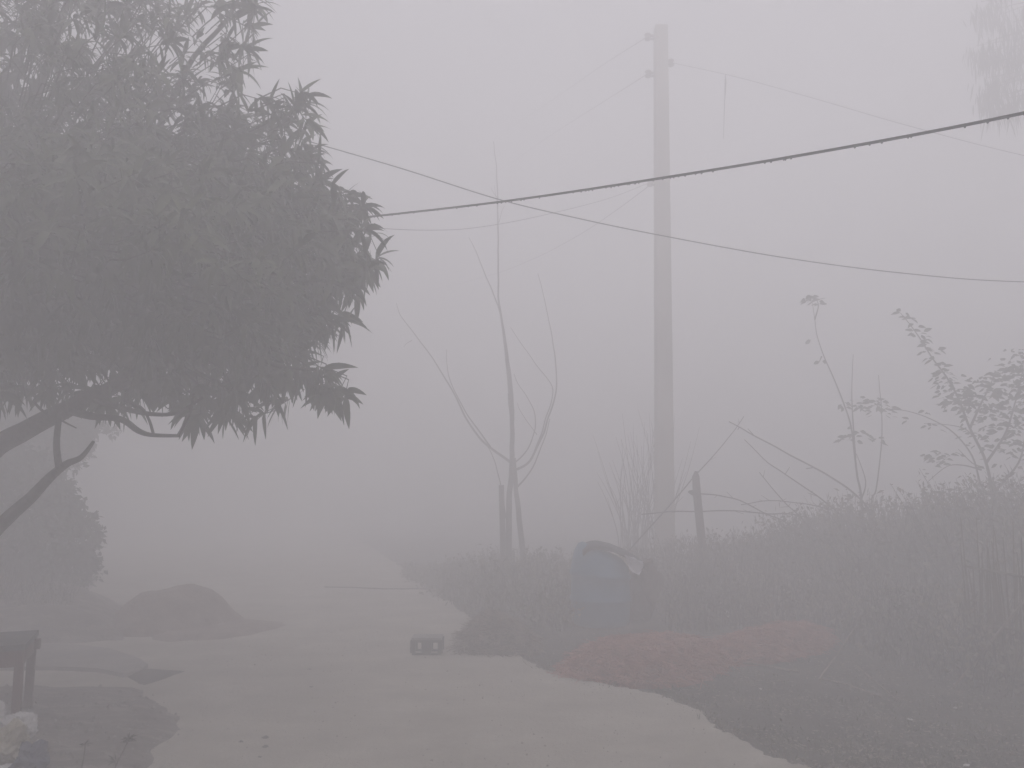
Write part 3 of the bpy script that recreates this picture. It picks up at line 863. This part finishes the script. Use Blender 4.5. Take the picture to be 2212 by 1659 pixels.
def crumple(name, c_, sx, sy, sz, m, label, cat, seed=0, amp=.28, fr=2.2, group=None, sub=4, flat=True):
    bm_ = bmesh.new()
    bmesh.ops.create_icosphere(bm_, subdivisions=sub, radius=1)
    rs_ = random.Random(seed)
    cuts = []
    for _ in range(16):
        dv = Vector((rs_.gauss(0, 1), rs_.gauss(0, 1), rs_.gauss(0, 1))).normalized()
        cuts.append((dv, rs_.uniform(.5, .88)))
    for v in bm_.verts:
        p = v.co.copy()
        for dv, c0_ in cuts:
            e = p.dot(dv) - c0_
            if e > 0: p -= dv * e
        o3 = Vector((seed, 0, 0))
        p *= 1 + amp * .9 * noise.noise(p * fr * .7 + o3) - amp * .55 * abs(noise.noise(p * fr * 1.6 + o3)) + amp * .25 * noise.noise(p * fr * 4 + o3)
        v.co = Vector((p.x * sx, p.y * sy, p.z * sz))
        if v.co.z < -sz * .75: v.co.z = -sz * .75
    me_ = bpy.data.meshes.new(name)
    bm_.to_mesh(me_); bm_.free()
    me_.materials.append(m)
    o_ = bpy.data.objects.new(name, me_)
    C.objects.link(o_)
    o_.location = c_
    return tag(o_, label, cat, group)
rg = MB()
ro = [(1350, 1199), (1360, 1203), (1370, 1204), (1378, 1211), (1389, 1212), (1390, 1222), (1386, 1232), (1381, 1242), (1374, 1239), (1366, 1236), (1360, 1228), (1356, 1216)]
fr_ = [P(x, y, DR - .36 + .02 * math.sin(x * .4)) for x, y in ro]
bk_ = [p + Vector((.0, .03, 0)) for p in fr_]
n_ = len(ro)
rg.add(fr_ + bk_, [tuple(range(n_))[::-1], tuple(range(n_, 2 * n_))] + [(k, (k + 1) % n_, n_ + (k + 1) % n_, n_ + k) for k in range(n_)])
tag(rg.build('white_rag', M['whitecloth']), 'whitish ragged cloth hanging at the right side of the blue drum cover', 'rag')
c_ = P(1398, 1230, DR + .15)
crumple('stuffed_sack', P(1400, 1224, DR + .1), .11, .13, .13, M['sack'], 'small brown bulging sack resting on the darker sack behind the drum', 'sack', 5)
crumple('stuffed_sack', Vector((c_.x - .05, c_.y + .05, .33)), .26, .24, .46, M['sack'], 'tall dark brown sack standing against the right side of the blue drum', 'sack', 8)

# ------------------------------------------------------------------ heaps of straw and twigs
def straw_heap(name, poly_v, h, n, ml, L, label, cat, seed, wdt=.3):
    poly = gp(poly_v)
    mb_ = mound(poly, h, wdt, .05, M, .03, seed, 5, prof=.7)
    xs_ = [p[0] for p in poly]; ys_ = [p[1] for p in poly]
    k_ = 0
    while k_ < n:
        x, y = U(min(xs_), max(xs_)), U(min(ys_), max(ys_))
        d = sdist(poly, x, y)
        if d < -.10 * random.random() ** 2: continue
        z = h * max(0, min(1, d / wdt)) ** .7 * (1 + .25 * noise.noise(Vector((x * 1.3, y * 1.3, seed)))) + U(-.01, .035)
        a = U(0, 6.28); l = L * U(.4, 1.3)
        dv = Vector((math.cos(a), math.sin(a), U(-.25, .4))) * l
        bend = Vector((U(-.3, .3), U(-.3, .3), U(.0, .35))) * l
        p = Vector((x, y, z + .005))
        mb_.tube([p - dv / 2, p + bend * .5, p + dv / 2], [.003, .004, .002], 3, cap=False, mi=1)
        k_ += 1
    return tag(mb_.build(name, ml), label, cat)
straw_heap('straw_heap', [(1205, 1462), (1230, 1440), (1250, 1420), (1290, 1408), (1400, 1400), (1500, 1402), (1560, 1412), (1570, 1432), (1540, 1458), (1480, 1474), (1420, 1480), (1330, 1475), (1260, 1470)],
           .15, 3600, [M['redbase'], M['redstraw']], .2, 'wide low heap of reddish straw at the right edge of the road', 'straw heap', 21)
straw_heap('straw_heap', [(1540, 1420), (1560, 1392), (1640, 1372), (1740, 1362), (1785, 1370), (1790, 1392), (1750, 1410), (1680, 1425), (1600, 1432)],
           .12, 2400, [M['redbase'], M['redstraw']], .2, 'smaller reddish straw heap farther back on the right, near the weeds', 'straw heap', 22)
straw_heap('twig_heap', [(985, 1405), (1000, 1385), (1040, 1372), (1090, 1372), (1140, 1390), (1165, 1408), (1130, 1418), (1060, 1420), (1005, 1416)],
           .27, 1500, [M['greybase'], M['greystraw']], .2, 'small grey-brown heap of twigs and grass beside the little stool on the road', 'twig heap', 23, .28)

# ------------------------------------------------------------------ low stool on the road
sc_ = G(921, 1418)
st = empty('low_stool', (sc_.x, sc_.y, .012), 'tiny low wooden stool with slotted side standing alone on the road', 'stool')
w_, hgt, dp = .295, .135, .17
zb = .012
mb = MB(); mb.box((sc_.x, sc_.y + dp / 2, zb + hgt + .009), w_ - .02, dp + .03, .018); mb.build('seat', M['stooltop'], st)
for nm, y_ in (('side_panel', 0), ('side_panel', dp)):
    mb = MB()
    mb.box((sc_.x, sc_.y + y_, zb + hgt - .012), w_, .016, .024)
    mb.box((sc_.x, sc_.y + y_, zb + .009), w_ - .03, .016, .018)
    for xx, ww in ((-.5 * w_ + .024, .048), (.0, .09), (.5 * w_ - .022, .044)):
        mb.box((sc_.x + xx, sc_.y + y_, zb + .018 + (hgt - .042) / 2), ww, .0165, hgt - .040)
    mb.build(nm, M['stool'], st)

# ------------------------------------------------------------------ bench at the left edge
A = G(31, 1590)
Bq = G(59, 1546)
ax_d = (Bq - A).normalized()
ax_l = Vector((-ax_d.y, ax_d.x, 0))
rz = Matrix.Rotation(math.atan2(ax_l.y, ax_l.x), 3, 'Z')
dep = (Bq - A).length
bn = empty('wooden_bench', (A + Bq) / 2, 'old reddish wooden bench with thick square legs at the left border of the photo', 'bench')
ln, ht, lw = 1.0, .56, .050
A = A - Vector((0, 0, 0)); z0 = .03
for pos in (A, Bq, A + ax_l * ln, Bq + ax_l * ln):
    mb = MB(); mb.box(pos + Vector((0, 0, z0 + (ht - .03) / 2 - .02)), lw, lw, ht - .03, rz, taper=1.0); mb.build('leg', M['redwood'], bn)
cc = (A + Bq) / 2 + ax_l * ln / 2
mb = MB(); mb.box(cc + Vector((0, 0, ht + z0 - .045)), ln + lw + .012, dep + lw + .012, .036, rz); mb.build('seat', M['benchtop'], bn)
for off in (A, Bq):
    mb = MB(); mb.box(off + ax_l * (ln / 2) + Vector((0, 0, ht + z0 - .115)), ln - lw - .004, .034, .10, rz); mb.build('rail', M['redwood'], bn)
for off in (0, ln):
    mb = MB(); mb.box((A + Bq) / 2 + ax_l * off + Vector((0, 0, ht + z0 - .115)), .034, dep - lw - .004, .10, rz); mb.build('rail', M['redwood'], bn)
mb = MB(); mb.box(Bq - ax_l * (lw / 2 + .012) + Vector((0, 0, ht + z0 - .115)), .024, .045, .065, rz); mb.build('tenon', M['redwood'], bn)

# ------------------------------------------------------------------ sacks and cloth, bottom left corner
gr_s = 'sacks and cloth dumped by the bench'
def V(px, py, D): return P(px / 1.1573, py / 1.1573, D)
crumple('plastic_sack', V(45, 1822, 4.75), .115, .12, .14, M['palesack'], 'crumpled pale plastic sack in front of the bench legs', 'sack', 31, .42, 2.0, gr_s, 5)
crumple('plastic_sack', V(14, 1872, 4.6), .13, .14, .13, M['beigesack'], 'dirty beige plastic sack in the bottom left corner', 'sack', 37, .42, 2.0, gr_s, 5)
crumple('plastic_sack', V(-70, 1830, 4.8), .20, .18, .2, M['palesack'], 'crumpled pale sack at the left border behind the beige one', 'sack', 41, .42, 2.0, gr_s, 5)
crumple('cloth_bundle', V(80, 1912, 4.45), .115, .14, .11, M['blueCloth'], 'dark blue crumpled cloth at the foot of the sacks', 'cloth', 43, .5, 2.2, gr_s, 5)
crumple('paper_scrap', V(96, 1856, 4.62), .025, .02, .02, M['litter'], 'tiny white scrap above the dark blue cloth', 'scrap', 44, .5)
for (px, py, D, s_, lab) in ((20, 1925, 4.4, .05, 'pale cream rag at the very bottom left corner'),):
    crumple('rag', V(px, py, D), .09, .08, s_, M['palesack'], lab, 'rag', 51, .5, 2.2, gr_s)

# thin dried weeds at the bottom edge
def dry_weed(pts, D, head, n, label):
    b_ = P(pts[0][0], pts[0][1], D)
    t_ = empty('dry_weed', (b_.x, D, 0), label, 'weed', 'dried weeds at the bottom edge')
    mb_ = MB()
    q_ = smooth_poly([Vector((b_.x, D, -.01))] + [P(x, y, D) for x, y in pts], 4)
    mb_.tube(q_, [.0045 - .0025 * i / len(q_) for i in range(len(q_))], 5)
    mb_.build('stem', M['dry'], t_)
    mb_ = MB()
    for hx, hy in head:
        c0 = P(hx, hy, D)
        for _ in range(n):
            d_ = rnd_dir(); d_.z = abs(d_.z) * .7
            mb_.leaf1(c0, d_, rnd_dir(), U(.02, .055), .007)
    mb_.build('seed_head', M['stone'], t_)
dry_weed([(297, 1675), (305, 1650), (318, 1618), (320, 1600)], 4.15, [(320, 1602), (322, 1596)], 22, 'dried weed with a starry seed head at the bottom edge, on the near bank') if False else None
dry_weed([(240, 1690), (252, 1650), (268, 1618), (277, 1600)], 4.2, [(277, 1603), (278, 1596)], 24, 'taller dried weed with a full starry head at the bottom edge')
dry_weed([(170, 1690), (178, 1650), (183, 1620), (184, 1604)], 4.2, [(184, 1608)], 9, 'thin dried weed with a sparse head, left of the fuller one')
dry_weed([(244, 1700), (246, 1672), (250, 1650)], 4.1, [(249, 1645)], 9, 'short dried weed stub just left of the fuller weed')

# ------------------------------------------------------------------ reed screen at the right border
rf = empty('reed_fence', G(2330, 1520).xy.to_3d(), 'faint upright dry reed fence leaning in the weeds at the right border', 'fence')
a0, a1 = G(2105, 1455), G(2560, 1610)
mb = MB()
for i in range(75):
    s_ = i / 74 + U(-.006, .006)
    p = a0.lerp(a1, s_)
    p.z = -.03
    hh = U(.85, 1.35)
    ln_ = Vector((U(-.06, .10), U(-.05, .05), 0))
    p += Vector((0, U(-.03, .03), 0))
    mb.tube([p, p + ln_ * .4 + Vector((0, 0, hh * .5)), p + ln_ + Vector((0, 0, hh))], [.0085, .0075, .004], 5)
mb.build('reeds', M['reed'], rf)
for h0, h1 in ((.42, .50), (.88, .8)):
    mb = MB(); mb.tube([a0 + Vector((-.05, -.05, h0)), (a0 + a1) / 2 + Vector((0, -.05, (h0 + h1) / 2 + .02)), a1 + Vector((.05, -.05, h1))], [.011, .012, .011], 6); mb.build('rail', M['reed'], rf, smooth=True)

# ------------------------------------------------------------------ sticks and litter on the ground
gs = 'dry sticks lying on the right verge'
def stick(a, b_, r, label, za=.0, zb_=.0):
    A_, B_ = G(*a), G(*b_)
    A_.z = gh(A_.x, A_.y) + .012 + za; B_.z = gh(B_.x, B_.y) + .012 + zb_
    mid = (A_ + B_) / 2 + Vector((U(-.02, .02), U(-.02, .02), .02))
    mb_ = MB(); mb_.tube(smooth_poly([A_, mid, B_], 4), r, 5)
    tag(mb_.build('dry_stick', M['greystraw'], smooth=True), label, 'stick', gs)
stick((1560, 1425), (1725, 1446), .009, 'long pale stick lying level just right of the wide red straw heap')
stick((1770, 1460), (1905, 1500), .006, 'pale stick lying flat in the middle of the right verge')
stick((1768, 1462), (1850, 1408), .006, 'pale stick propped up to the right in the middle of the right verge', 0, .25)
stick((1850, 1440), (1940, 1508), .005, 'short pale stick slanting down right, crossing the flat one', .03, 0)
stick((2060, 1480), (2240, 1500), .010, 'long stick leaning up right across the reed fence', 0, .75)
gl = 'pale litter scraps on the right verge'
for (vx, vy, sx, sy, sz, lab) in ((1573, 1343, .05, .02, .012, 'thin white strip of litter behind the wide red straw heap'), (1643, 1482, .022, .02, .014, 'pale scrap below the wide red straw heap'),
        (1966, 1546, .04, .016, .01, 'pale curled scrap, lower of the two bright scraps at right'), (2064, 1522, .022, .013, .012, 'small bright white scrap near the reed fence'), (2086, 1642, .035, .02, .01, 'dull pale scrap at the bottom right edge')):
    p = G(vx, vy); p.z = gh(p.x, p.y) + .012 + (.10 if vy < 1400 else 0)
    if vy < 1400: sz = .06
    crumple('litter_scrap', p, sx * .7, sy * .7, sz * .7, M['litter'], lab, 'litter', vx, .5, 2.4, gl, 3)
gk = 'clods and dead leaves scattered on the road'
for (vx, vy, s_, lab) in ((668, 1449, .022, 'dark clod on the road, left of the little stool and a bit nearer'), (672, 1488, .02, 'dark clod below the other one, left of the little stool'), (572, 1598, .035, 'flat dark leaf near the bottom of the road'),
        (520, 1607, .022, 'small dark fleck left of the flat leaf near the bottom of the road'), (572, 1618, .03, 'flat dark fleck just under the leaf near the bottom of the road'), (706, 1271, .03, 'dark fleck at the left end of the thin twig across the road'), (1566, 1735 - 150, .02, 'pebble at the jagged right edge of the road'),
        (560, 1640, .018, 'tiny dark pebble in the middle of the bottom of the road')):
    p = G(vx, vy); p.z = .014
    crumple('road_clod', p, s_, s_ * .6, s_ * .3, M['stone'], lab, 'clod', vx * .37, .5, 2.2, gk, 2)
mb = MB()
q_ = smooth_poly([G(x, y) + Vector((0, 0, .022)) for x, y in ((700, 1271), (760, 1272), (830, 1275), (900, 1275), (935, 1276))], 4)
mb.tube(q_, .008, 5)
tag(mb.build('thin_twig', M['stone'], smooth=True), 'thin dark twig lying straight across the road beyond the little stool', 'twig')

# loose grit on the road, rubble on the left bank
def pebbles(name, poly, n, r0, r1, m, zf):
    xs_ = [p[0] for p in poly]; ys_ = [p[1] for p in poly]
    mb_ = MB(); k_ = 0
    while k_ < n:
        x, y = U(min(xs_), max(xs_)), U(min(ys_), max(ys_))
        if not inside(poly, x, y) or noise.noise(Vector((x * 1.5, y * 1.5, 2))) < U(-.5, .5): continue
        r_ = r0 + (r1 - r0) * random.random() ** 4
        z = zf(x, y)
        vs_ = [Vector((x, y, z)) + Vector((math.cos(a) * r_ * U(.6, 1.2), math.sin(a) * r_ * U(.6, 1.2), -.3 * r_)) for a in (0, 1.25, 2.5, 3.8, 5)]
        vs_.append(Vector((x + U(-.3, .3) * r_, y + U(-.3, .3) * r_, z + r_ * U(.3, .8))))
        mb_.add(vs_, [(q_, (q_ + 1) % 5, 5) for q_ in range(5)])
        k_ += 1
    return tag(mb_.build(name, m), kind='stuff')
rp = [tuple(p.xy) for p in pr[::6] if p.y > 3.6 and p.y < 14] + gp([(240, 1190), (430, 1300), (450, 1400), (420, 1560), (340, 1680), (300, 1800)])
pebbles('gravel', rp, 2600, .003, .014, M['mound'], lambda x, y: .013)
pebbles('gravel', rp, 1200, .003, .010, M['slab'], lambda x, y: .013)
from mathutils.bvhtree import BVHTree
def surf(objs):
    tr_ = []
    for o_ in objs: tr_.append(BVHTree.FromPolygons([v.co for v in o_.data.vertices], [list(p.vertices) for p in o_.data.polygons]))
    def f_(x, y):
        z = 0
        for t_ in tr_:
            h_ = t_.ray_cast(Vector((x, y, 3)), Vector((0, 0, -1)))
            if h_[0]: z = max(z, h_[0].z)
        return z + .002
    return f_
banks = [o_ for o_ in C.objects if o_.name.split('.')[0] == 'bank']
sf = surf(banks)
pebbles('rubble', near_bank, 1500, .006, .035, M['bank'], sf)
pebbles('rubble', near_bank, 500, .006, .03, M['slab'], sf)
pebbles('rubble', far_bank, 1500, .01, .06, M['bank'], sf)

# ------------------------------------------------------------------ render settings
scene.view_settings.view_transform = 'Standard'
scene.view_settings.look = 'None'
scene.view_settings.exposure = 0.10
scene.view_settings.gamma = 1
cy = scene.cycles
cy.volume_bounces = 10
cy.max_bounces = 14
cy.diffuse_bounces = 3
cy.use_denoising = True
cy.use_adaptive_sampling = False
cy.sample_clamp_indirect = 6
